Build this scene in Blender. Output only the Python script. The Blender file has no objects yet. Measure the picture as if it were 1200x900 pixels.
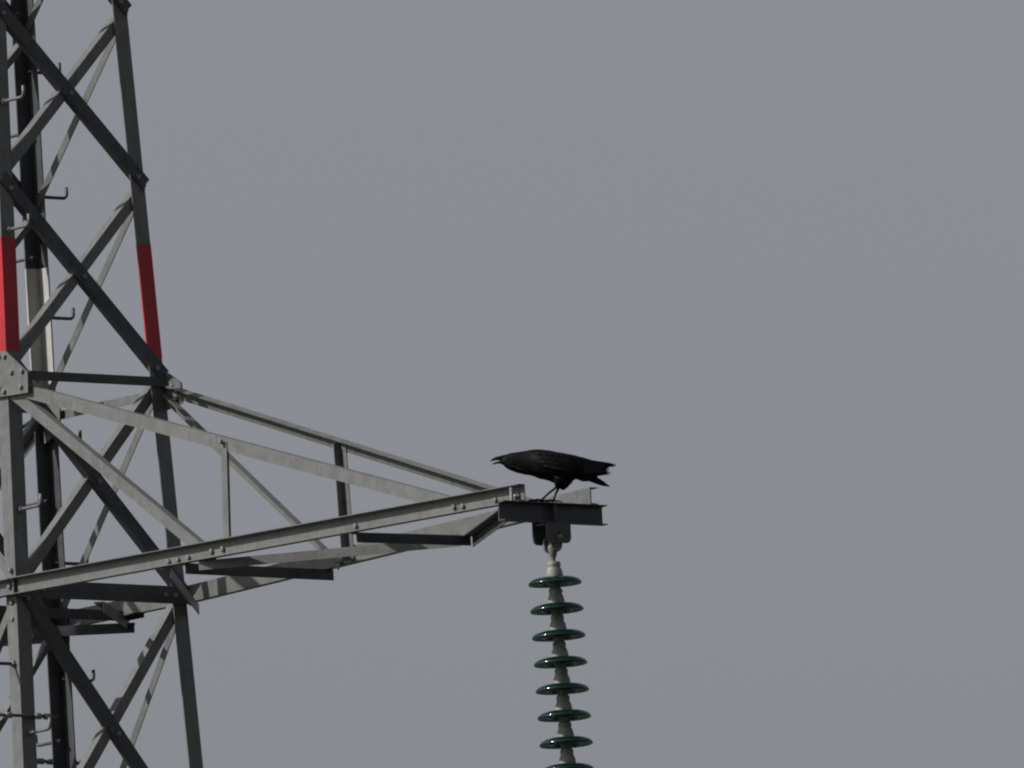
import bpy, bmesh, math, random
from mathutils import Vector as V, Matrix, noise
random.seed(7)
sc = bpy.context.scene
COL = sc.collection

# ------------------------------------------------------------------ camera
TH, PH, RO, S, DIST = math.radians(51.6), math.radians(7.45), math.radians(2.95), 243.0, 120.0
ZB = 17.2                                   # underside of the lower cross-arm chords above the ground
rh = V((math.cos(TH), math.sin(TH), 0)); fh = V((-math.sin(TH), math.cos(TH), 0)); ez = V((0, 0, 1))
fw = fh*math.cos(PH) + ez*math.sin(PH); up = ez*math.cos(PH) - fh*math.sin(PH)
R_ = rh*math.cos(RO) - up*math.sin(RO); U_ = rh*math.sin(RO) + up*math.cos(RO)
cam_pos = V((0.51, 0, ZB)) + R_*(481.5/S) + U_*(252/S) - fw*DIST
cd = bpy.data.cameras.new('camera'); cam = bpy.data.objects.new('camera', cd); COL.objects.link(cam)
cam.matrix_world = Matrix(((R_.x, U_.x, -fw.x, cam_pos.x), (R_.y, U_.y, -fw.y, cam_pos.y),
                           (R_.z, U_.z, -fw.z, cam_pos.z), (0, 0, 0, 1)))
cd.sensor_width = 36; cd.lens = 36*S*DIST/1200; cd.clip_start = 1; cd.clip_end = 20000
sc.camera = cam

# ------------------------------------------------------------------ sky, sun, exposure
SUN_EL, SUN_AZ = math.radians(40), math.radians(202)        # azimuth clockwise from +Y
w = bpy.data.worlds.new('World'); sc.world = w; w.use_nodes = True
nt = w.node_tree; nt.nodes.clear()
sky = nt.nodes.new('ShaderNodeTexSky'); sky.sky_type = 'NISHITA'; sky.sun_disc = False
sky.sun_elevation = SUN_EL; sky.sun_rotation = SUN_AZ
sky.air_density = 1.0; sky.dust_density = 3.0; sky.ozone_density = 1.0
hs = nt.nodes.new('ShaderNodeHueSaturation'); hs.inputs['Saturation'].default_value = 0.30
bg = nt.nodes.new('ShaderNodeBackground'); bg.inputs['Strength'].default_value = 0.075
wo = nt.nodes.new('ShaderNodeOutputWorld')
tint = nt.nodes.new('ShaderNodeVectorMath'); tint.operation = 'MULTIPLY'; tint.inputs[1].default_value = (1.015, .995, 1.05)   # hazy overcast grey
nt.links.new(sky.outputs[0], hs.inputs['Color']); nt.links.new(hs.outputs[0], tint.inputs[0]); nt.links.new(tint.outputs[0], bg.inputs['Color'])
nt.links.new(bg.outputs[0], wo.inputs['Surface'])
sd = bpy.data.lights.new('sun', 'SUN'); sd.energy = 5.0; sd.angle = math.radians(0.6); sd.color = (1, 0.975, 0.925)
sun = bpy.data.objects.new('sun', sd); COL.objects.link(sun)
sdir = V((math.sin(SUN_AZ)*math.cos(SUN_EL), math.cos(SUN_AZ)*math.cos(SUN_EL), math.sin(SUN_EL)))
sun.rotation_euler = sdir.to_track_quat('Z', 'Y').to_euler(); sun.location = (0, 0, 60)
sc.view_settings.view_transform = 'Standard'; sc.view_settings.look = 'None'
sc.view_settings.exposure = 0.0; sc.view_settings.gamma = 1.0; sc.view_settings.use_curve_mapping = False
sc.render.engine = 'CYCLES'
sc.cycles.filter_width = 2.1
sc.render.resolution_x, sc.render.resolution_y = 1024, 768

# ------------------------------------------------------------------ materials
def material(name):
    m = bpy.data.materials.new(name); m.use_nodes = True
    t = m.node_tree; return m, t, t.nodes['Principled BSDF']
def mottled(name, c0, c1, c2=None, rough=0.55, metal=0.0, scale=14, bump=0.12, streak=0.5, spec=0.4, cover=0.62):
    """two-tone weathered surface: blotches, fine grain and vertical run-off streaks"""
    m, t, b = material(name); N = t.nodes.new; L = t.links.new
    tc = N('ShaderNodeTexCoord')
    n1 = N('ShaderNodeTexNoise'); n1.inputs['Scale'].default_value = scale; n1.inputs['Detail'].default_value = 6; n1.inputs['Roughness'].default_value = .65
    L(tc.outputs['Object'], n1.inputs['Vector'])
    mp = N('ShaderNodeMapping'); mp.inputs['Scale'].default_value = (60, 60, 3.0); L(tc.outputs['Object'], mp.inputs['Vector'])
    n2 = N('ShaderNodeTexNoise'); n2.inputs['Scale'].default_value = 1; n2.inputs['Detail'].default_value = 4; L(mp.outputs[0], n2.inputs['Vector'])
    mx = N('ShaderNodeMath'); mx.operation = 'MULTIPLY_ADD'; mx.inputs[1].default_value = streak; L(n2.outputs['Fac'], mx.inputs[0])
    sub = N('ShaderNodeMath'); sub.operation = 'SUBTRACT'; L(n1.outputs['Fac'], sub.inputs[0]); sub.inputs[1].default_value = streak*.5
    L(sub.outputs[0], mx.inputs[2])
    cr = N('ShaderNodeValToRGB'); e = cr.color_ramp.elements
    e[0].position = .3; e[0].color = (*c0, 1); e[1].position = .68; e[1].color = (*c1, 1)
    L(mx.outputs[0], cr.inputs[0]); out = cr.outputs[0]
    if c2:
        n3 = N('ShaderNodeTexNoise'); n3.inputs['Scale'].default_value = 5.5; n3.inputs['Detail'].default_value = 8; n3.inputs['Roughness'].default_value = .7
        L(tc.outputs['Object'], n3.inputs['Vector'])
        r3 = N('ShaderNodeValToRGB'); r3.color_ramp.elements[0].position = cover; r3.color_ramp.elements[1].position = cover+.12
        L(n3.outputs['Fac'], r3.inputs[0])
        mix = N('ShaderNodeMix'); mix.data_type = 'RGBA'; L(r3.outputs[0], mix.inputs['Factor'])
        L(out, mix.inputs[6]); mix.inputs[7].default_value = (*c2, 1); out = mix.outputs[2]
    L(out, b.inputs['Base Color'])
    b.inputs['Roughness'].default_value = rough; b.inputs['Metallic'].default_value = metal
    b.inputs['Specular IOR Level'].default_value = spec
    if bump:
        bp = N('ShaderNodeBump'); bp.inputs['Strength'].default_value = bump; bp.inputs['Distance'].default_value = .004
        n4 = N('ShaderNodeTexNoise'); n4.inputs['Scale'].default_value = 90; n4.inputs['Detail'].default_value = 3
        L(tc.outputs['Object'], n4.inputs['Vector']); L(n4.outputs['Fac'], bp.inputs['Height']); L(bp.outputs[0], b.inputs['Normal'])
    return m
M = {}
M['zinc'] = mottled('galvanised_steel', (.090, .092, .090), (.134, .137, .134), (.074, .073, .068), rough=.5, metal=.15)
M['shaded_zinc'] = mottled('shaded_galvanised_steel', (.036, .039, .043), (.062, .066, .072), (.032, .032, .031), rough=.55, metal=.15)  # same steel as zinc, with the shade on its members put into a darker colour
M['bolt'] = mottled('bolt_steel', (.12, .12, .115), (.18, .18, .172), rough=.45, metal=.2, scale=40, bump=0)
M['rust'] = mottled('rusty_steel', (.035, .02, .014), (.075, .042, .028), rough=.8, scale=60)
M['red'] = mottled('red_band_paint', (.26, .008, .014), (.36, .014, .020), (.20, .010, .012), rough=.45, streak=.3)
M['white'] = mottled('white_band_paint', (.31, .31, .29), (.42, .42, .39), (.24, .235, .21), rough=.5)
M['cap'] = mottled('cap_iron', (.12, .118, .108), (.22, .215, .195), (.11, .075, .055), rough=.6, scale=30, cover=.56)
M['cap_dark'] = mottled('clevis_iron', (.085, .083, .076), (.16, .155, .14), rough=.55, scale=30)
M['concrete'] = mottled('footing_concrete', (.22, .215, .2), (.33, .32, .3), (.15, .15, .13), rough=.9, streak=.3)
m, t, b = material('green_insulator_glass')
b.inputs['Base Color'].default_value = (.022, .105, .082, 1); b.inputs['Transmission Weight'].default_value = .88
b.inputs['IOR'].default_value = 1.5; b.inputs['Roughness'].default_value = .06
nz = t.nodes.new('ShaderNodeTexNoise'); nz.inputs['Scale'].default_value = 20; nz.inputs['Detail'].default_value = 5
tcg = t.nodes.new('ShaderNodeTexCoord'); t.links.new(tcg.outputs['Object'], nz.inputs['Vector'])
rg = t.nodes.new('ShaderNodeMapRange'); rg.inputs['To Min'].default_value = .02; rg.inputs['To Max'].default_value = .16
t.links.new(nz.outputs['Fac'], rg.inputs['Value']); t.links.new(rg.outputs[0], b.inputs['Roughness'])
M['glass'] = m
def feathers(name, c0, c1, rough, scale):
    m, t, b = material(name); N = t.nodes.new; L = t.links.new
    tc = N('ShaderNodeTexCoord'); mp = N('ShaderNodeMapping'); mp.inputs['Scale'].default_value = (.35, 1, 1); L(tc.outputs['Object'], mp.inputs[0])
    n = N('ShaderNodeTexNoise'); n.inputs['Scale'].default_value = scale; n.inputs['Detail'].default_value = 5; L(mp.outputs[0], n.inputs['Vector'])
    cr = N('ShaderNodeValToRGB'); cr.color_ramp.elements[0].color = (*c0, 1); cr.color_ramp.elements[1].color = (*c1, 1)
    cr.color_ramp.elements[0].position = .35; cr.color_ramp.elements[1].position = .7
    L(n.outputs['Fac'], cr.inputs[0]); L(cr.outputs[0], b.inputs['Base Color'])
    b.inputs['Roughness'].default_value = rough; b.inputs['Specular IOR Level'].default_value = .10
    bp = N('ShaderNodeBump'); bp.inputs['Strength'].default_value = .5; bp.inputs['Distance'].default_value = .004
    L(n.outputs['Fac'], bp.inputs['Height']); L(bp.outputs[0], b.inputs['Normal']); return m
M['plumage'] = feathers('black_plumage', (.0015, .0015, .002), (.0035, .0035, .005), .62, 70)
M['quill'] = feathers('black_flight_feathers', (.0015, .0015, .0025), (.003, .003, .005), .5, 90)
M['down'] = feathers('dull_under_tail_feathers', (.008, .0075, .0075), (.018, .0165, .016), .85, 80)
M['bill'] = feathers('black_horn', (.003, .003, .0035), (.006, .006, .007), .42, 120)
M['legskin'] = feathers('black_leg_scales', (.008, .008, .009), (.02, .02, .021), .5, 220)
m, t, b = material('dark_eye'); b.inputs['Base Color'].default_value = (.01, .007, .005, 1); b.inputs['Roughness'].default_value = .08; M['eye'] = m
def grass():
    m, t, b = material('meadow_grass'); N = t.nodes.new; L = t.links.new
    tc = N('ShaderNodeTexCoord'); n = N('ShaderNodeTexNoise'); n.inputs['Scale'].default_value = .12; n.inputs['Detail'].default_value = 12; n.inputs['Roughness'].default_value = .7
    L(tc.outputs['Object'], n.inputs['Vector']); cr = N('ShaderNodeValToRGB')
    cr.color_ramp.elements[0].color = (.032, .036, .022, 1); cr.color_ramp.elements[1].color = (.062, .062, .042, 1)
    cr.color_ramp.elements[0].position = .35; cr.color_ramp.elements[1].position = .7
    L(n.outputs['Fac'], cr.inputs[0]); L(cr.outputs[0], b.inputs['Base Color']); b.inputs['Roughness'].default_value = .95
    n2 = N('ShaderNodeTexNoise'); n2.inputs['Scale'].default_value = 9; n2.inputs['Detail'].default_value = 6; L(tc.outputs['Object'], n2.inputs['Vector'])
    bp = N('ShaderNodeBump'); bp.inputs['Distance'].default_value = .08; L(n2.outputs['Fac'], bp.inputs['Height']); L(bp.outputs[0], b.inputs['Normal'])
    return m
M['grass'] = grass()

# ------------------------------------------------------------------ helpers
def mesh(name, verts, faces, smooth=False):
    me = bpy.data.meshes.new(name); me.from_pydata([tuple(v) for v in verts], [], faces)
    bm = bmesh.new(); bm.from_mesh(me); bmesh.ops.recalc_face_normals(bm, faces=bm.faces)
    bm.to_mesh(me); bm.free()
    if smooth:
        for p in me.polygons: p.use_smooth = True
    return me
def obj(name, me, mat, parent=None):
    o = bpy.data.objects.new(name, me); COL.objects.link(o)
    if mat and not me.materials: me.materials.append(M[mat])
    o.parent = parent; return o
def thing(name, label, cat, loc=(0, 0, 0), group=None):
    o = bpy.data.objects.new(name, None); COL.objects.link(o); o.location = loc
    o['label'] = label; o['category'] = cat
    if group: o['group'] = group
    o.empty_display_size = .2; return o
def bar(name, P0, P1, u, v, poly, mat, parent, e0=0, e1=0):
    """extrude a 2-D section (in the u,v frame) from P0 to P1, lengthened by e0 / e1 at the ends"""
    P0, P1 = V(P0), V(P1); d = (P1-P0).normalized(); P0 = P0-d*e0; P1 = P1+d*e1
    u = V(u); u = (u-d*u.dot(d)).normalized(); v = V(v); v = v-d*v.dot(d); v = (v-u*v.dot(u)).normalized()
    vs = []; n = len(poly)
    for P in (P0, P1):
        for a, b_ in poly: vs.append(P+u*a+v*b_)
    fs = [[i, (i+1) % n, n+(i+1) % n, n+i] for i in range(n)] + [list(range(n))[::-1], list(range(n, 2*n))]
    return obj(name, mesh(name, vs, fs), mat, parent)
def Lsec(a, b, t): return [(0, 0), (a, 0), (a, t), (t, t), (t, b), (0, b)]
def Csec(f, h, tw=.006, tf=.008): return [(0, 0), (f, 0), (f, tf*.5), (tw, tf), (tw, h-tf), (f, h-tf*.5), (f, h), (0, h)]
def plate(name, pts, nrm, t, mat, parent):
    n = V(nrm).normalized(); k = len(pts); vs = [V(p) for p in pts]+[V(p)+n*t for p in pts]
    fs = [[i, (i+1) % k, k+(i+1) % k, k+i] for i in range(k)]+[list(range(k))[::-1], list(range(k, 2*k))]
    return obj(name, mesh(name, vs, fs), mat, parent)
def tube_mesh(name, pts, rad, seg=8, smooth=True):
    pts = [V(p) for p in pts]; rad = rad if isinstance(rad, (list, tuple)) else [rad]*len(pts)
    vs, fs = [], []; prev = None
    for i, p in enumerate(pts):
        a = pts[min(i+1, len(pts)-1)]-pts[max(i-1, 0)]; a.normalize()
        if prev is None: prev = a.orthogonal().normalized()
        x = (prev-a*prev.dot(a)).normalized(); y = a.cross(x); prev = x
        for k in range(seg):
            q = 2*math.pi*k/seg; vs.append(p+(x*math.cos(q)+y*math.sin(q))*rad[i])
    for i in range(len(pts)-1):
        for k in range(seg):
            fs.append([i*seg+k, i*seg+(k+1) % seg, (i+1)*seg+(k+1) % seg, (i+1)*seg+k])
    fs += [list(range(seg))[::-1], list(range((len(pts)-1)*seg, len(pts)*seg))]
    return mesh(name, vs, fs, smooth)
def lathe_mesh(name, prof, seg=40):
    vs, fs = [], []
    for r, z in prof:
        for k in range(seg):
            q = 2*math.pi*k/seg; vs.append((r*math.cos(q), r*math.sin(q), z))
    n = len(prof)
    for i in range(n-1):
        for k in range(seg): fs.append([i*seg+k, i*seg+(k+1) % seg, (i+1)*seg+(k+1) % seg, (i+1)*seg+k])
    fs += [list(range(seg))[::-1], list(range((n-1)*seg, n*seg))]
    return mesh(name, vs, fs, True)

# ------------------------------------------------------------------ ground
g = 6000
gv = [(-g, -g, 0), (g, -g, 0), (g, g, 0), (-g, g, 0)]
o = obj('ground', mesh('ground', gv, [[0, 1, 2, 3]]), 'grass'); o['kind'] = 'structure'

# ------------------------------------------------------------------ lattice tower
tower = thing('lattice_tower', 'grey galvanised steel lattice pylon with red and white painted bands and a cross-arm', 'pylon')
W0, TP = 1.03, .072
def hw(z): return (W0-TP*z)/2                      # half width of the square body, z relative to the chords
def corner(a, b, z, inset=0.0): return V((a*(hw(z)-inset), b*(hw(z)-inset), ZB+z))
ZTOP, ZBASE = 5.4, -ZB
leg_of = {}
for a, b in ((1, -1), (1, 1), (-1, 1), (-1, -1)):
    leg = bar('leg', corner(a, b, ZBASE), corner(a, b, ZTOP), (-a, 0, 0), (0, -b, 0), Lsec(.082, .082, .007), 'shaded_zinc' if (a, b) == (-1, 1) else 'zinc', tower)  # far-left leg takes the steel with shade coloured in
    leg_of[(a, b)] = leg
    # painted bands: a thin coat 2 mm proud, all round the angle
    tt = .0012
    for z0, z1 in ((1.20, 1.755),):
        if b == 1 and a == -1: z0, z1 = 1.16, 1.76
        k = 'white' if a == -1 else 'red'
        poly = [(-tt, -tt), (.082+tt, -tt), (.082+tt, .007+tt), (.007+tt, .007+tt), (.007+tt, .082+tt), (-tt, .082+tt)]
        band = bar('painted_band', corner(a, b, z0), corner(a, b, z1), (-a, 0, 0), (0, -b, 0), poly, k, leg)
        band['label'] = k+' paint band round the leg angle above the cross-arm'
    fs = 0.36
    p = corner(a, b, ZBASE)
    fb = obj('footing', mesh('footing', [(p.x-a*.04+sx*fs*k2, p.y-b*.04+sy*fs*k2, zz) for zz, k2 in ((-.4, 1.15), (.22, 1), (.27, .86)) for sx, sy in ((-1, -1), (1, -1), (1, 1), (-1, 1))],
             [[0, 3, 2, 1], [8, 9, 10, 11]]+[[4*l+i, 4*l+(i+1) % 4, 4*l+4+(i+1) % 4, 4*l+4+i] for l in (0, 1) for i in range(4)]), 'concrete', tower)

bolt_me = None
def bolt(P, n, parent, r=.013, h=.012, mat='bolt'):
    global bolt_me
    key = 'bolt_'+mat
    if key not in bpy.data.meshes:
        vs = [(math.cos(i*math.pi/3), math.sin(i*math.pi/3), zz) for zz in (-.3, .85) for i in range(6)]+[(.8*math.cos(i*math.pi/3), .8*math.sin(i*math.pi/3), 1) for i in range(6)]
        fs = [[i, (i+1) % 6, 6+(i+1) % 6, 6+i] for i in range(6)]+[[6+i, 6+(i+1) % 6, 12+(i+1) % 6, 12+i] for i in range(6)]+[list(range(6))[::-1], list(range(12, 18))]
        me = mesh(key, vs, fs); me.materials.append(M[mat])
    o = bpy.data.objects.new('bolt', bpy.data.meshes[key]); COL.objects.link(o); o.parent = parent
    n = V(n).normalized()
    o.matrix_local = Matrix.Translation(V(P)) @ (n.to_track_quat('Z', 'Y') @ Matrix.Rotation(random.random(), 4, 'Z').to_quaternion()).to_matrix().to_4x4() @ Matrix.Diagonal((r, r, h, 1))
    return o

nodes_up = [0.03, 1.10, 2.04, 2.90, 3.72, 4.50, 5.25]
nodes_dn = [0.03, -1.36, -2.95, -4.75, -6.8, -9.1, -11.7, -14.4, -16.9]
panels = list(zip(nodes_up[:-1], nodes_up[1:]))+[(b_, a_) for a_, b_ in zip(nodes_dn[:-1], nodes_dn[1:])]
LB = .062
for z0, z1 in panels:
    for sx in (1, -1):                              # faces across the arm: crossed angles
        n = V((sx, 0, 0)); ins = V((-sx, 0, 0))
        # one diagonal outside the leg flanges (near leg high), heel on its lower edge, one inside, heel on its upper edge
        A1, C0 = corner(sx, -1, z1), corner(sx, 1, z0); C1, A0 = corner(sx, 1, z1), corner(sx, -1, z0)
        d = (C0-A1).normalized(); perp = V((0, -abs(d.z), -abs(d.y)))      # down and to the near side
        off = n*.009
        dd = bar('diagonal_brace', A1+off+V((0, .045, -.03))-perp*-.02, C0+off+V((0, -.03, .03))-perp*-.02, -perp, ins, Lsec(LB, LB*.75, .006), 'shaded_zinc', tower, .05, .035)
        mid = (A1+C0)/2
        bolt(mid+off-perp*.012+n*.001, n, dd)
        bolt(A1+off+V((0, .06, -.045)), n, dd); bolt(C0+off+V((0, -.045, .045)), n, dd)
        d2 = (C1-A0).normalized(); perp2 = V((0, -abs(d2.z), abs(d2.y)))   # up and to the near side
        off2 = -n*.012
        db = bar('diagonal_brace', A0+off2+V((0, .04, .04))+perp2*.022, C1+off2+V((0, -.04, -.04))+perp2*.022, -perp2, ins, Lsec(LB*.86, LB*.9, .006), 'zinc', tower, .02, .01)
    # faces along the arm: lighter single angles
    for sy in (1, -1):
        P, Q = (corner(1, sy, z1), corner(-1, sy, z0))
        if sy == -1 and abs(z0-.03) < 1e-6: P, Q = corner(-1, sy, z1), corner(1, sy, z0)
        iny = V((0, -sy, 0)); off = iny*.012
        d = (Q-P).normalized(); pr_ = d.cross(V((0, 1, 0)));  pr_ = pr_ if pr_.z > 0 else -pr_
        bar('diagonal_brace', P+off-pr_*.02*-sy, Q+off-pr_*.02*-sy, pr_ if sy < 0 else -pr_, iny if sy < 0 else -iny, Lsec(.042, .032, .005), 'zinc', tower, .0, .03)
for z in nodes_up[4:]+nodes_dn[2::2]:
    for sx in (1, -1):
        bar('horizontal_brace', corner(sx, -1, z), corner(sx, 1, z), (0, 0, 1), (-sx, 0, 0), Lsec(.05, .05, .006), 'shaded_zinc', tower)
for a, b in ((1, -1), (1, 1), (-1, 1), (-1, -1)):   # peak above the body
    bar('peak_strut', corner(a, b, ZTOP-.1, .012), (a*.06, b*.06, ZB+7.6), (-a, 0, 0), (0, -b, 0), Lsec(.06, .06, .006), 'zinc', tower)
plate('peak_cap', [(-.09, -.09, ZB+7.58), (.09, -.09, ZB+7.58), (.09, .09, ZB+7.58), (-.09, .09, ZB+7.58)], (0, 0, 1), .02, 'zinc', tower)

# --- horizontal frame at the arm's upper chords
ZT = 1.06
for sx in (1, -1):
    bar('horizontal_brace', corner(sx, -1, 1.10)+V((sx*.022, .0, 0)), corner(sx, 1, 1.10)+V((sx*.022, 0, 0)), (0, 0, -1), (-sx, 0, 0), Lsec(.045, .05, .006), 'shaded_zinc', tower, -.05, .01)
for sy in (1, -1):
    bar('horizontal_brace', corner(-1, sy, 1.05)+V((0, -sy*.013, 0)), corner(1, sy, 1.05)+V((0, -sy*.013, 0)), (0, 0, -1), (0, 1, 0), Lsec(.042, .04, .005), 'zinc', tower, -.02, -.02)
# --- horizontal frame at the lower chords
for sx in (1, -1):
    hb = bar('horizontal_brace', corner(sx, -1, .075)+V((sx*.021, 0, 0)), corner(sx, 1, .075)+V((sx*.021, 0, 0)), (0, 0, -1), (-sx, 0, 0), Lsec(.085, .06, .008), 'shaded_zinc', tower, .03, .03)
    for f in (.08, .14, .86, .92): bolt(corner(sx, -1, .03).lerp(corner(sx, 1, .03), f)+V((sx*.022, 0, 0)), (sx, 0, 0), hb)

# --- cross-arm chords (both arms; the channels turn their flanges outwards)
XT, YT, XF = 4.14, .19, hw(0)
CH = .082
def chord_y(x): return hw(0)+.004+(YT-.004-hw(0))*(abs(x)-XF)/(XT-XF) if abs(x) > XF else hw(0)+.004
near_chord = far_chord = None
for sx in (1, -1):
    for sy in (-1, 1):
        c = bar('chord_beam', (sx*XF, sy*chord_y(XF), ZB), (sx*XT, sy*chord_y(XT), ZB), (0, sy, 0), (0, 0, 1), Csec(.045, CH), 'zinc', tower, 0, -.055)
        if sx == 1 and sy == -1: near_chord = c
        if sx == 1 and sy == 1: far_chord = c
for sy in (-1, 1):
    bar('chord_beam', (-XF+.001, sy*chord_y(0), ZB+.001), (XF-.001, sy*chord_y(0), ZB+.001), (0, sy, 0), (0, 0, 1), Csec(.044, CH-.002), 'zinc', tower)
XM, XE = 1.98, 3.60                                 # posts, and where the upper chords come down
for sx in (1, -1):
    hT = hw(ZT)
    for sy in (-1, 1):
        P = V((sx*(hT-.02), sy*(hT+.012), ZB+ZT)); Q = V((sx*XE, sy*(chord_y(XE)-.012), ZB+.075))
        if sy == -1: tc_ = bar('upper_chord', P, Q, (0, 0, -1), (0, 1, 0), Lsec(.062, .05, .006), 'zinc', tower, -.10, .05)
        else: tc_ = bar('upper_chord', P+V((0, 0, .02)), Q+V((0, 0, .02)), (0, -1, -.28), (0, .28, -1), Lsec(.036, .06, .005), 'zinc', tower, -.02, .05)
        f = (sx*XM-P.x)/(Q.x-P.x); T = P.lerp(Q, f); Bm = V((sx*XM, sy*(chord_y(XM)-.008), ZB+.01))
        s_in = V((0, -sy, 0))
        po = bar('arm_post', Bm, T-V((0, 0, .005 if sy > 0 else .03)), (sx, 0, 0), s_in, Lsec(.046, .045, .005), 'zinc', tower)
        bolt(T+V((sx*.022, sy*.014, -.03)), (0, sy, 0), tc_)
        bar('arm_diagonal', (sx*(hT+.04), sy*(hT-.002), ZB+ZT-.05), (sx*(XM-.08), sy*(chord_y(XM)-.007), ZB+.03), (-sx*.4, 0, -1) if sy < 0 else (-sx*.5, 0, -1), s_in, Lsec(.056 if sy < 0 else .045, .04, .005), 'zinc', tower, 0, .03)
    # plan bracing bolted under the lower chords
    X0, X1 = 1.755, 2.93
    zz = ZB-.001
    def pb(P, Q, side, e0=.0, e1=.0, mat='zinc', size=.05, dz=0):
        return bar('plan_brace', (P[0], P[1], zz-dz), (Q[0], Q[1], zz-dz), (0, 0, -1), side, Lsec(size, size*.9, .005), mat, tower, e0, e1)
    pb((sx*X0, -chord_y(X0)-.03), (sx*(X0+.0), chord_y(X0)+.05), (-sx, 0, 0), 0, 0, 'shaded_zinc', .052)
    pb((sx*X1, -chord_y(X1)-.01), (sx*(X1+.06), chord_y(X1)+.03), (-sx, 0, 0), 0, .0, 'shaded_zinc', .048)
    pb((sx*(X0+.09), -chord_y(X0)-.02), (sx*(X1+.02), chord_y(X1)+.0), (-sx*.4, 1, 0), 0, 0, 'zinc', .045, .001)
    pb((sx*(X1+.1), chord_y(X1)+.02), (sx*(XT-.1), -chord_y(XT)-.02), (-sx, -1, 0), .03, .0, 'shaded_zinc', .055, .001)
    pb((sx*(X0-.13), -chord_y(X0)-.02), (sx*(XF+.05), hw(0)+.03), (-sx, -1, 0), .0, .06, 'zinc', .05, .006)
# diaphragm bars inside the body
bar('diaphragm_bar', (0, -hw(0)+.004, ZB+.026), (0, hw(0)+.002, ZB+.026), (0, 0, -1), (-1, 0, 0), Lsec(.05, .05, .006), 'shaded_zinc', tower)
bar('diaphragm_bar', (.50, .025, ZB-.009), (-.02, .57, ZB-.009), (0, 0, -1), (-1, -1, 0), Lsec(.055, .05, .006), 'shaded_zinc', tower)
bar('diaphragm_bar', (-1.0, -.5, ZB-.009), (.02, .57, ZB-.032), (0, 0, -1), (-1, 1, 0), Lsec(.05, .05, .006), 'shaded_zinc', tower)
rb = plate('gusset_plate', [(.0, .53, ZB-.004), (.16, .53, ZB-.004), (.16, .47, ZB-.004), (.0, .47, ZB-.004)], (0, 0, -1), .004, 'rust', tower)
for k in range(4): bolt((.02+.035*k, .535, ZB-.008), (0, 0, -1), rb, .014, .016, 'rust')

# --- gussets at the arm roots
def xz_plate(pts, y, sy, mat='zinc'):
    return plate('gusset_plate', [(x, y, ZB+z) for x, z in pts], (0, sy, 0), .008, mat, tower)
for sx in (1, -1):
    h1 = hw(1.05)
    gp = xz_plate([(sx*(h1-.08), 1.20), (sx*(h1+.02), 1.19), (sx*(h1+.19), 1.065), (sx*(h1+.185), .965), (sx*(h1-.08), .975)], -(h1+.013), -1)
    for bx, bz in ((-.03, 1.17), (.015, 1.165), (-.045, 1.10), (.065, 1.08), (.15, 1.075), (.135, 1.0), (-.045, 1.02), (.0, .995)):
        bolt((sx*(h1+bx), -(h1+.021), ZB+bz), (0, -1, 0), gp)
    gp = xz_plate([(sx*(h1-.08), 1.12), (sx*(h1+.03), 1.12), (sx*(h1+.13), 1.06), (sx*(h1+.13), .96), (sx*(h1-.08), .93)], h1-.001, 1)
    for bx, bz in ((.06, 1.05), (.1, 1.02), (.09, .985)): bolt((sx*(h1+bx), h1-.002, ZB+bz), (0, -1, 0), gp)
gp = xz_plate([(-hw(1)+.0, 1.12), (-hw(1)+.16, 1.06), (-hw(1)+.15, .95), (-hw(1)+.02, .9)], hw(1.05)-.03, -1)
for bx, bz in ((.05, 1.02), (.10, 1.0)): bolt((-hw(1)+bx, hw(1.05)-.039, ZB+bz), (0, -1, 0), gp)

# --- bolts along the near lower chord
def near_bolt(px, dz, r=.013, h=.014):
    x = XF+(XT-XF)*(px-20)/597.0
    bolt((x, -chord_y(x)-.006, ZB+dz), (0, -1, 0), near_chord, r, h)
for px, dz in ((201, .024), (212, .025), (224, .027), (251, .036), (264, .037), (417, .03), (529, .034), (539, .030), (576, .03)): near_bolt(px, dz, .0135, .013)
near_bolt(598, .022, .019, .014)
for k, dz in enumerate((.125, .045, -.03, -.11)):   # bolts up the near leg where chord and braces meet
    bolt((hw(0)-.035, -hw(0)-.001 if abs(dz-.03) > .05 and dz != .045 else -chord_y(0)-.007, ZB+dz), (0, -1, 0), leg_of[(1, -1)])
# splice cover on the near leg
bar('splice_angle', corner(1, -1, -1.6, -.004), corner(1, -1, -.62, -.004), (-1, 0, 0), (0, 1, 0), Lsec(.07, .07, .004), 'zinc', tower)

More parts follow.
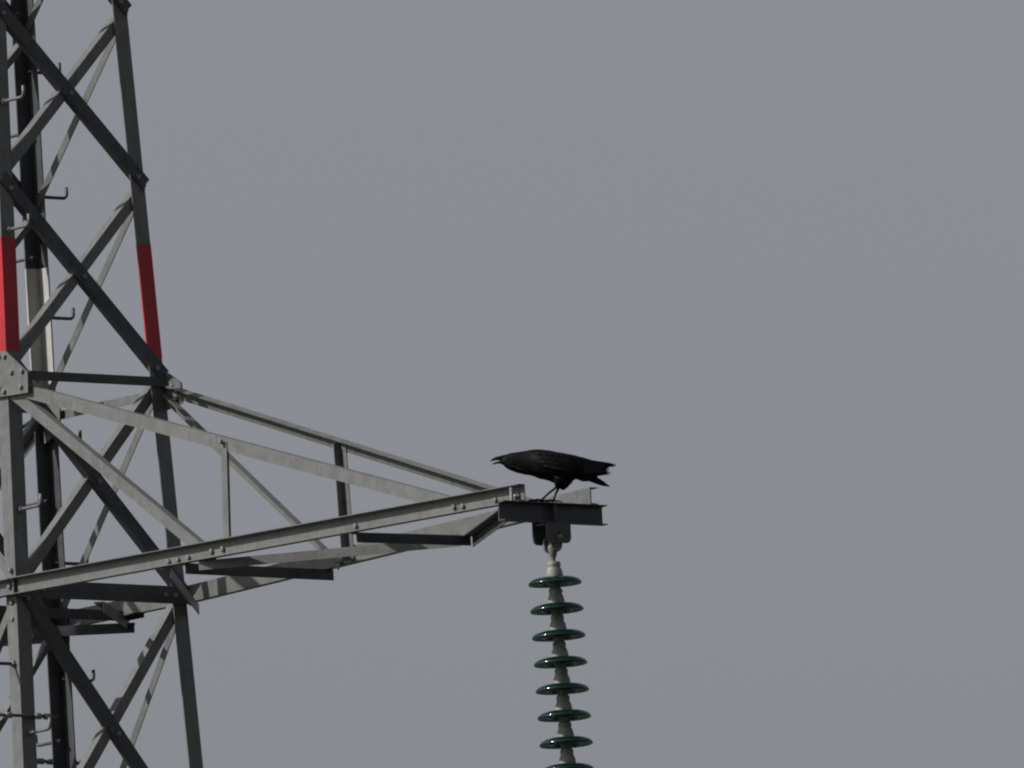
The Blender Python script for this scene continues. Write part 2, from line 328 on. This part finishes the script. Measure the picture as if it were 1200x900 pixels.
# --- tip beam carrying the insulator string, both arm ends
BX, BH = 4.05, .094
for sx in (1, -1):
    bm_ = bar('tip_beam', (sx*BX, -.335, ZB-.001), (sx*BX, .285, ZB-.001), (sx, 0, 0), (0, 0, -1), Csec(.048, BH, .006, .008), 'shaded_zinc', tower)
    for yy in (-.24,):
        ub = obj('clamp_bolt', tube_mesh('clamp_bolt', [(sx*(BX-.012), yy, ZB+.07), (sx*(BX-.012), yy, ZB-.075)], .0095, 8), 'zinc', tower)
    plate('stiffener', [(sx*BX+sx*.007, -.03, ZB-.009), (sx*BX+sx*.046, -.03, ZB-.009), (sx*BX+sx*.046, -.03, ZB-BH+.007), (sx*BX+sx*.007, -.03, ZB-BH+.007)], (0, 1, 0), .008, 'shaded_zinc', tower)
    for k in (0, 1):                               # pair of round-cornered hanger plates
        xx = sx*(BX+.036-.105*k); zt = ZB-BH+.004-.001
        pts = [(-.035, 0), (-.035, -.075), (-.028, -.092), (-.012, -.1), (.085, -.1), (.1, -.092), (.107, -.075), (.107, 0)]
        hp = plate('hanger_plate', [(xx, y_-.048, zt+z_+(.05 if k and z_ == 0 else 0)) for y_, z_ in pts], (sx, 0, 0), .01, 'shaded_zinc', tower)
        bolt((xx+sx*.01, -.002, zt-.055), (sx, 0, 0), hp, .014, .010, 'shaded_zinc')
    obj('hanger_pin', tube_mesh('hanger_pin', [(sx*(BX-.09), -.012, ZB-BH-.07), (sx*(BX+.06), -.012, ZB-BH-.07)], .011, 10), 'bolt', tower)
    plate('hanger_flange', [(sx*(BX-.066), -.07, ZB-BH-.0005), (sx*(BX+.044), -.07, ZB-BH-.0005), (sx*(BX+.044), .05, ZB-BH-.0005), (sx*(BX-.066), .05, ZB-BH-.0005)], (0, 0, -1), .009, 'shaded_zinc', tower)

# --- J-shaped step bolts up two legs
def peg(P, d, hook, mat, parent):
    d = V(d); P = V(P); u = V((0, 0, 1)); r = .022
    pts = [P-d*.02, P+d*.05, P+d*(hook-r)]
    for k in range(1, 5):
        q = k*math.pi/8; pts.append(P+d*(hook-r+r*math.sin(q))+u*(r-r*math.cos(q)))
    pts.append(P+d*hook+u*.055)
    o = obj('step_bolt', tube_mesh('step_bolt', pts, .0085, 8), mat, parent)
    bolt(P+d*.004, d, tower, .017, .014); return o
for z in (2.42, 1.79, .42, -.67, 3.05, 3.65, -1.3, -1.9, -2.5, -3.1, -3.7, -4.3):
    h_ = hw(z); peg((h_, -h_+.045, ZB+z), (1, 0, 0), .165, 'zinc', tower)
for z in (2.72, 2.11, 1.52, .92, .32, -.25, 3.3, 3.9, -.85, -1.45, -2.05, -2.65, -3.25):
    h_ = hw(z); peg((-h_+.03, h_, ZB+z), (0, 1, 0), .175, 'shaded_zinc', tower)
    peg((-h_, h_-.04, ZB+z-.3), (-1, 0, 0), .175, 'shaded_zinc', tower)
for z in (-.33, 2.1, 3.3, -.93, -1.53, -2.13): h_ = hw(z); peg((h_-.04, -h_, ZB+z), (0, -1, 0), .165, 'shaded_zinc', tower)
# clamped rods with collars near the splice
for (a, b, z, l0, l1) in ((1, -1, -.60, -.22, .2), (-1, 1, -.655, -.18, .15)):
    p = corner(a, b, z); q = [p+V((.02*a, t_, .01)) for t_ in (l0, l1)]
    rod = obj('clamp_rod', tube_mesh('clamp_rod', q, .008, 8), 'shaded_zinc', tower)
    for f in (.12, .3, .72, .86):
        c = q[0].lerp(q[1], f); obj('collar', tube_mesh('collar', [c-V((0, .018, 0)), c+V((0, .018, 0))], .015, 8), 'bolt', rod)

# ------------------------------------------------------------------ insulator string
sx0 = V((BX-.01, -.013, ZB-BH-.066))
st = thing('insulator_string', 'hanging string of dark green glass disc insulators under the cross-arm tip', 'insulator', sx0)
ang = math.radians(1.0)
st.rotation_euler = Matrix.Rotation(-ang, 3, fh).to_euler()      # the string hangs a degree out of plumb
# clevis: two round ears on a short shank
def ear(x):
    pts = []; n = 14
    for k in range(n): q = 2*math.pi*k/n; pts.append((x, .034*math.cos(q), -.03+.042*math.sin(q)))
    return pts
for x in (-.032, .022):
    e_ = plate('clevis_ear', ear(x), (1, 0, 0), .012, 'cap_dark', st)
    bolt((x+.012, 0, -.032), (1, 0, 0), e_, .014, .01)
obj('clevis_bolt', tube_mesh('clevis_bolt', [(-.045, 0, -.034), (.045, 0, -.034)], .012, 10), 'bolt', st)
obj('ball_pin', tube_mesh('ball_pin', [(0, 0, -.02), (0, 0, -.055), (0, 0, -.085), (0, 0, -.105), (0, 0, -.14)], [.02, .024, .017, .01, .01], 12), 'cap_dark', st)
cap_me = lathe_mesh('metal_cap', [(.010, .083), (.026, .083), (.031, .078), (.032, .062), (.029, .056), (.033, .05), (.038, .036), (.0405, .02), (.042, .006), (.042, -.004), (.03, -.006)], 28)
cap_me.materials.append(M['cap'])
glass_me = lathe_mesh('glass_disc', [(.036, .012), (.05, .016), (.075, .014), (.1, .008), (.118, -.001), (.1255, -.010), (.1275, -.017), (.124, -.021), (.118, -.018),
    (.113, -.011), (.104, -.003), (.094, .0), (.084, -.001), (.08, -.012), (.075, -.02), (.07, -.02), (.067, -.006), (.058, .001), (.045, -.004), (.036, -.012), (.03, -.014)], 56)
glass_me.materials.append(M['glass'])
neck_me = lathe_mesh('cap_neck', [(.012, -.058), (.024, -.054), (.026, -.03), (.031, -.014), (.035, -.008), (.02, .0)], 24)
neck_me.materials.append(M['cap_dark'])
split_me = lathe_mesh('cotter', [(.002, -.012), (.005, -.01), (.005, .01), (.002, .012)], 8); split_me.materials.append(M['bolt'])
Z1, DZ, ND = -.203, .1272, 10
for k in range(ND):
    d = bpy.data.objects.new('glass_disc', glass_me); COL.objects.link(d); d.parent = st; d.location = (0, 0, Z1-DZ*k)
    d.rotation_euler = (random.uniform(-.012, .012), random.uniform(-.012, .012), random.random()*6)
    c = bpy.data.objects.new('metal_cap', cap_me); COL.objects.link(c); c.parent = d; c.location = (0, 0, .006)
    c2 = bpy.data.objects.new('pin_neck', neck_me); COL.objects.link(c2); c2.parent = d
    s2 = bpy.data.objects.new('cotter_pin', split_me); COL.objects.link(s2); s2.parent = d
    s2.location = (.029, .01, .076); s2.rotation_euler = (0, 1.57, 0)
zc = Z1-DZ*ND
obj('suspension_clamp', tube_mesh('suspension_clamp', [(0, -.14, zc-.03), (0, -.08, zc-.012), (0, 0, zc), (0, .08, zc-.012), (0, .14, zc-.03)], [.016, .028, .034, .028, .016], 12), 'cap_dark', st)
obj('clamp_link', tube_mesh('clamp_link', [(0, 0, zc+.09), (0, 0, zc)], .014, 10), 'cap_dark', st)

# ------------------------------------------------------------------ crow
# outline measured in a side view: units of 0.617 mm, origin at the feet, x towards the tail
K = .15/243; FX, FY = 603, 588
cr_, sr_ = math.cos(RO), math.sin(RO)
def B(x, y):
    X, Y = (x-FX)*K, (FY-y)*K
    return X*cr_+Y*sr_, -X*sr_+Y*cr_
crow = thing('crow', 'black crow calling with open bill, perched on the tip of the cross-arm', 'bird', (4.080, -.018, ZB))
crow.rotation_euler = (0, 0, TH)
def loft(name, st_, seg, mat, parent, jit=0.0, sq=1.0):
    vs, fs = [], []
    for i, (x, t_, b_, h_) in enumerate(st_):
        (x0, z0), (x1, z1) = B(x, t_), B(x, b_)
        cx, cz, rz = (x0+x1)/2, (z0+z1)/2, math.hypot(x1-x0, z1-z0)/2
        ax = V((x0-x1, 0, z0-z1)).normalized()
        for k in range(seg):
            q = 2*math.pi*k/seg; cq, sq_ = math.cos(q), math.sin(q)
            yy = math.copysign(abs(sq_)**sq, sq_)*h_*K
            p = V((cx, yy, cz))+ax*(rz*cq)
            if jit: p += V((1, 0, .2))*noise.noise(p*90)*jit + (p-V((cx, 0, cz))).normalized()*noise.noise(p*140+V((3, 1, 5)))*jit*.7
            vs.append(p)
    n = len(st_)
    for i in range(n-1):
        for k in range(seg): fs.append([i*seg+k, i*seg+(k+1) % seg, (i+1)*seg+(k+1) % seg, (i+1)*seg+k])
    fs += [list(range(seg))[::-1], list(range((n-1)*seg, n*seg))]
    return obj(name, mesh(name, vs, fs, True), mat, parent)
body_st = [(200, 229, 284, 16), (215, 225, 301, 26), (232, 218, 319, 34), (255, 208, 332, 40), (285, 201, 345, 45), (318, 198, 357, 48), (350, 192, 366, 52), (385, 186, 371, 58), (420, 179, 377, 66),
           (455, 176, 389, 78), (490, 177, 403, 88), (525, 180, 409, 95), (560, 185, 419, 101), (595, 191, 433, 104), (630, 197, 443, 103), (665, 203, 440, 99), (700, 210, 428, 93),
           (735, 217, 415, 84), (770, 226, 404, 73), (805, 236, 404, 60), (840, 247, 405, 46), (875, 262, 410, 33), (905, 276, 412, 22), (930, 300, 408, 11)]
body = loft('body', body_st, 36, 'plumage', crow, jit=.0022)
# bill: heavy curved upper half, thinner lower half, held open
loft('upper_bill', [(112, 264, 269, 1.5), (121, 254, 268, 4.5), (134, 244, 264.5, 8), (152, 234, 261, 11), (172, 229, 261, 14), (190, 226, 263, 17), (208, 223, 266, 20), (228, 221, 268, 20)], 14, 'bill', crow)
loft('lower_bill', [(125, 286.5, 292, 2), (138, 280.5, 292, 5), (154, 274, 289.5, 9), (170, 269, 285.5, 11), (188, 264, 287, 15), (206, 260, 294, 19), (230, 258, 306, 20)], 12, 'bill', crow)
loft('bristles', [(168, 231, 240, 9), (190, 225, 243, 17), (212, 220, 246, 23), (232, 216, 248, 25)], 12, 'plumage', crow, jit=.001)
for s in (-1, 1):
    ex, ez_ = B(243, 247); bm = bmesh.new(); bmesh.ops.create_uvsphere(bm, u_segments=14, v_segments=10, radius=.0062)
    me = bpy.data.meshes.new('eye'); bm.to_mesh(me); bm.free()
    for p in me.polygons: p.use_smooth = True
    e_ = obj('eye', me, 'eye', crow); e_.location = (ex, s*.0195, ez_)
# one overlapping feather blade: a thin cambered leaf along a curve
def blade(name, pts, wid, side, mat, parent, th=.0014, tilt=(0, 0, 1)):
    pts = [V(p) for p in pts]; n = len(pts); vs, fs = [], []
    for i, p in enumerate(pts):
        d = (pts[min(i+1, n-1)]-pts[max(i-1, 0)]).normalized(); wv = V(tilt); wv = (wv-d*wv.dot(d)).normalized(); nn = d.cross(wv)
        f = i/(n-1); ww = wid*(min(1, .45+f*2.2) if f < .72 else max(.06, math.sqrt(max(0, 1-((f-.72)/.285)**2))))
        for q, bulge in ((-1, 0), (-.35, .8), (0, 1), (.35, .8), (1, 0)): vs.append(p+wv*ww*.5*q+nn*side*bulge*ww*.10)
        for q, bulge in ((1, 0), (0, .6), (-1, 0)): vs.append(p+wv*ww*.5*q+nn*side*(bulge*ww*.10-th))
    for i in range(n-1):
        for k in range(8): fs.append([i*8+k, i*8+(k+1) % 8, i*8+8+(k+1) % 8, i*8+8+k])
    fs += [list(range(8))[::-1], list(range((n-1)*8, n*8))]
    return obj(name, mesh(name, vs, fs, True), mat, parent)
def body_at(x):
    for a, b_ in zip(body_st, body_st[1:]):
        if a[0] <= x <= b_[0]:
            f = (x-a[0])/(b_[0]-a[0]); return [a[k]+(b_[k]-a[k])*f for k in range(4)]
    return body_st[-1] if x > body_st[-1][0] else body_st[0]
def skin(x, y, s, lift=3):
    _, t_, b_, h_ = body_at(x); c = (t_+b_)/2; r = (b_-t_)/2
    q = max(-.98, min(.98, (y-c)/r)); X, Z = B(x, y)
    yy = (h_*math.sqrt(1-q*q)+lift)
    if x > 760: yy = max(yy, 62-(x-760)*.13)
    return V((X, s*yy*K, Z))
for s in (-1, 1):
    # wing: a shell lying on the flank
    nu, nv = 26, 12; vs, fs = [], []
    up_ = [(428, 226), (470, 204), (540, 199), (640, 211), (740, 228), (830, 247), (900, 268), (960, 283)]
    lo_ = [(428, 262), (470, 306), (540, 336), (640, 358), (740, 368), (830, 371), (900, 366), (960, 352)]
    def curve(c, f):
        f = f*(len(c)-1); i = min(int(f), len(c)-2); f -= i; return c[i][0]+(c[i+1][0]-c[i][0])*f, c[i][1]+(c[i+1][1]-c[i][1])*f
    for lay in (0, 1):
        for i in range(nu):
            a, b_ = curve(up_, i/(nu-1)), curve(lo_, i/(nu-1))
            for j in range(nv):
                f = j/(nv-1); x, y = a[0]+(b_[0]-a[0])*f, a[1]+(b_[1]-a[1])*f
                edge = min(1, 4*min(f, 1-f, i/(nu-1), 1.0))
                p = skin(x, y, s, (2+7*edge) if lay == 0 else -2)
                if lay == 0: p.y += s*.0016*noise.noise(V((x*.03, y*.06, s*3)))
                vs.append(p)
    nn_ = nu*nv
    for i in range(nu-1):
        for j in range(nv-1):
            q = i*nv+j; fs += [[q, q+1, q+nv+1, q+nv], [nn_+q, nn_+q+nv, nn_+q+nv+1, nn_+q+1]]
    ring = [j for j in range(nv)]+[i*nv+nv-1 for i in range(1, nu)]+[(nu-1)*nv+j for j in range(nv-2, -1, -1)]+[i*nv for i in range(nu-2, 0, -1)]
    for q in range(len(ring)): a, b_ = ring[q], ring[(q+1) % len(ring)]; fs.append([a, b_, nn_+b_, nn_+a])
    wing = obj('wing', mesh('wing', vs, fs, True), 'plumage', crow)
    # flight feathers fanning to the wing tip
    tips = [((640, 232), (1074, 301), 24), ((650, 250), (1056, 297), 26), ((660, 266), (1030, 303), 26), ((660, 282), (1018, 321), 25), ((650, 298), (1022, 333), 24), ((640, 314), (1004, 345), 24),
            ((630, 326), (1034, 360), 22), ((610, 334), (985, 365), 24), ((590, 338), (938, 369), 24), ((560, 330), (890, 372), 26), ((540, 322), (835, 373), 26)]
    for k, ((xa, ya), (xb, yb), ww) in enumerate(tips):
        pts = []
        for i in range(9):
            f = i/8; x, y = xa+(xb-xa)*f, ya+(yb-ya)*f+6*math.sin(f*math.pi)
            if s == 1: x -= 6*f; y += 2*f
            p = skin(min(x, 934), y, s, 3+(6+1.2*k)*min(1, f*3)) if x < 934 else None
            if p is None:
                X, Z = B(x, y); p = V((X, 0, Z))
            f2 = max(0, (x-820)/240)
            p.y = s*((70-36*min(1, max(0, (x-700)/370))+1.0*k)*K if x > 780 else abs(p.y)/K*K)
            X, Z = B(x, y); p.x, p.z = X, Z
            pts.append(p)
        blade('feather', pts, ww*K, -s, 'quill', wing)
    # covert rows: short overlapping feathers over the shoulder
    for row in range(4):
        for k in range(6-row//2):
            x0 = 455+k*46+row*22; y0 = 232+row*27+k*7
            if row == 0: y0 = 222+k*5
            L_ = 62+row*12; pts = [skin(x0+L_*f, y0+L_*.17*f, s, 7.2+1.2*f) for f in (0, .25, .5, .75, 1)]
            blade('covert', pts, 34*K, -s, 'plumage', wing, th=.0008)
# tail: narrow folded fan, tilted downwards
tail = loft('tail', [(790, 330, 400, 34), (840, 350, 408, 28), (880, 366, 417, 24), (920, 385, 430, 21), (950, 404, 441, 18), (980, 424, 451, 14), (1005, 443, 459, 9), (1022, 457, 464, 3)], 18, 'quill', crow, jit=.0012)
for k in range(-4, 5):
    pts = []
    for i in range(8):
        f = i/7; x = 815+f*(211-7*abs(k)); y = 376+f*(86-3*abs(k)); X, Z = B(x, y+2*abs(k)*(1-f)); pts.append(V((X, k*(4.5+1.0*f)*K, Z-abs(k)*.0006)))
    blade('tail_feather', pts, 30*K, 1, 'quill', tail, tilt=(0, .5, .85))
for k in range(-3, 4):                              # duller under-tail coverts
    pts = []
    for i in range(6):
        f = i/5; x = 745+f*(150-14*abs(k)); y = 372+f*40; X, Z = B(x, y); pts.append(V((X, k*(9-3*f)*K, Z)))
    blade('under_tail_covert', pts, 44*K, 1, 'down', crow, tilt=(0, .3, 1))
# feathered thighs with ragged hems
for s, (xa, ya), (xb, yb) in ((-1, (655, 400), (628, 478)), (1, (682, 400), (662, 478))):
    P, Q = B(xa, ya), B(xb, yb); pts, rad = [], []
    for i in range(8):
        f = i/7; pts.append(V((P[0]+(Q[0]-P[0])*f, s*(52-20*f)*K, P[1]+(Q[1]-P[1])*f))); rad.append((46*(1-f)**.8+17)*K)
    obj('thigh', tube_mesh('thigh', pts, rad, 14), 'plumage', crow)
    for k in range(7):
        f0 = random.uniform(.25, .7); a_ = random.uniform(-.9, .9); p = pts[int(f0*7)]
        x1 = p+V((random.uniform(-.004, .022), s*.01*a_, -random.uniform(.012, .026)))
        p = p+V((random.uniform(-.01, .02), s*random.uniform(-.5, .9)*.016, 0))
        blade('thigh_feather', [p, p.lerp(x1, .35), p.lerp(x1, .7), x1], .013, s, 'plumage', crow, tilt=(1, 0, .1))
for k in range(10):                                 # loose belly feathers behind the thighs
    x0 = 648+k*8; X, Z = B(x0, 415); X1, Z1_ = B(x0+22+random.uniform(0, 18), 440+random.uniform(0, 26)-k*3.6)
    yo = random.uniform(-30, 30)*K
    blade('belly_feather', [V((X, yo, Z)), V(((X+X1)/2, yo, (Z+Z1_)/2)), V((X1, yo*.8, Z1_))], 20*K, 1, 'plumage', crow, tilt=(1, 0, .2))
for k in range(14):                                 # shaggy throat hackles
    f = k/13; x0 = 240+f*150; yb_ = body_at(x0)[2]
    for s in (-1, 1):
        a = skin(x0, yb_-34+random.uniform(-8, 8), s, -.5); b2 = skin(min(x0+34, 900), yb_-2+random.uniform(-6, 6), s, 1.5)
        blade('hackle', [a, a.lerp(b2, .5), b2], 16*K, -s, 'plumage', crow, th=.0006)
# legs and feet: tarsus, three front toes and a hind toe, gripping the beam flange
inv = Matrix.Rotation(-TH, 4, 'Z') @ Matrix.Translation(-V((4.080, -.018, ZB)))
def wl(x, y, z): return inv @ V((x, y, z))
for s, knee, foot_y in ((-1, (616, 472), -.098), (1, (630, 478), -.022)):
    kx, kz = B(*knee); kp = V((kx, s*32*K, kz)); fp = wl(4.074, foot_y, ZB+.008)
    obj('shank', tube_mesh('shank', [kp+V((0, 0, .02)), kp, kp.lerp(fp, .4)+V((-.002, 0, 0)), kp.lerp(fp, .8), fp], [.0085, .0068, .0052, .0052, .0062], 10), 'legskin', crow)
    for k, (a, ln) in enumerate(((-.42, .05), (-.02, .064), (.40, .05), (math.pi-.1, .038))):
        base = fp; yaw = math.pi+a+.62                # along the beam, bill side
        d = V((math.cos(yaw), math.sin(yaw), 0)); pts = [base]
        for f, hz in ((.25, .013), (.5, .008), (.8, .011), (1.0, .006)): pts.append(base+d*ln*f+V((0, 0, hz-.008)))
        toe = obj('toe', tube_mesh('toe', pts, [.0055, .005, .0045, .004, .003], 8), 'legskin', crow)
        e = pts[-1]; obj('claw', tube_mesh('claw', [e, e+d*.006+V((0, 0, .002)), e+d*.012-V((0, 0, .002)), e+d*.015-V((0, 0, .006))], [.003, .0026, .0016, .0005], 6), 'bill', toe)
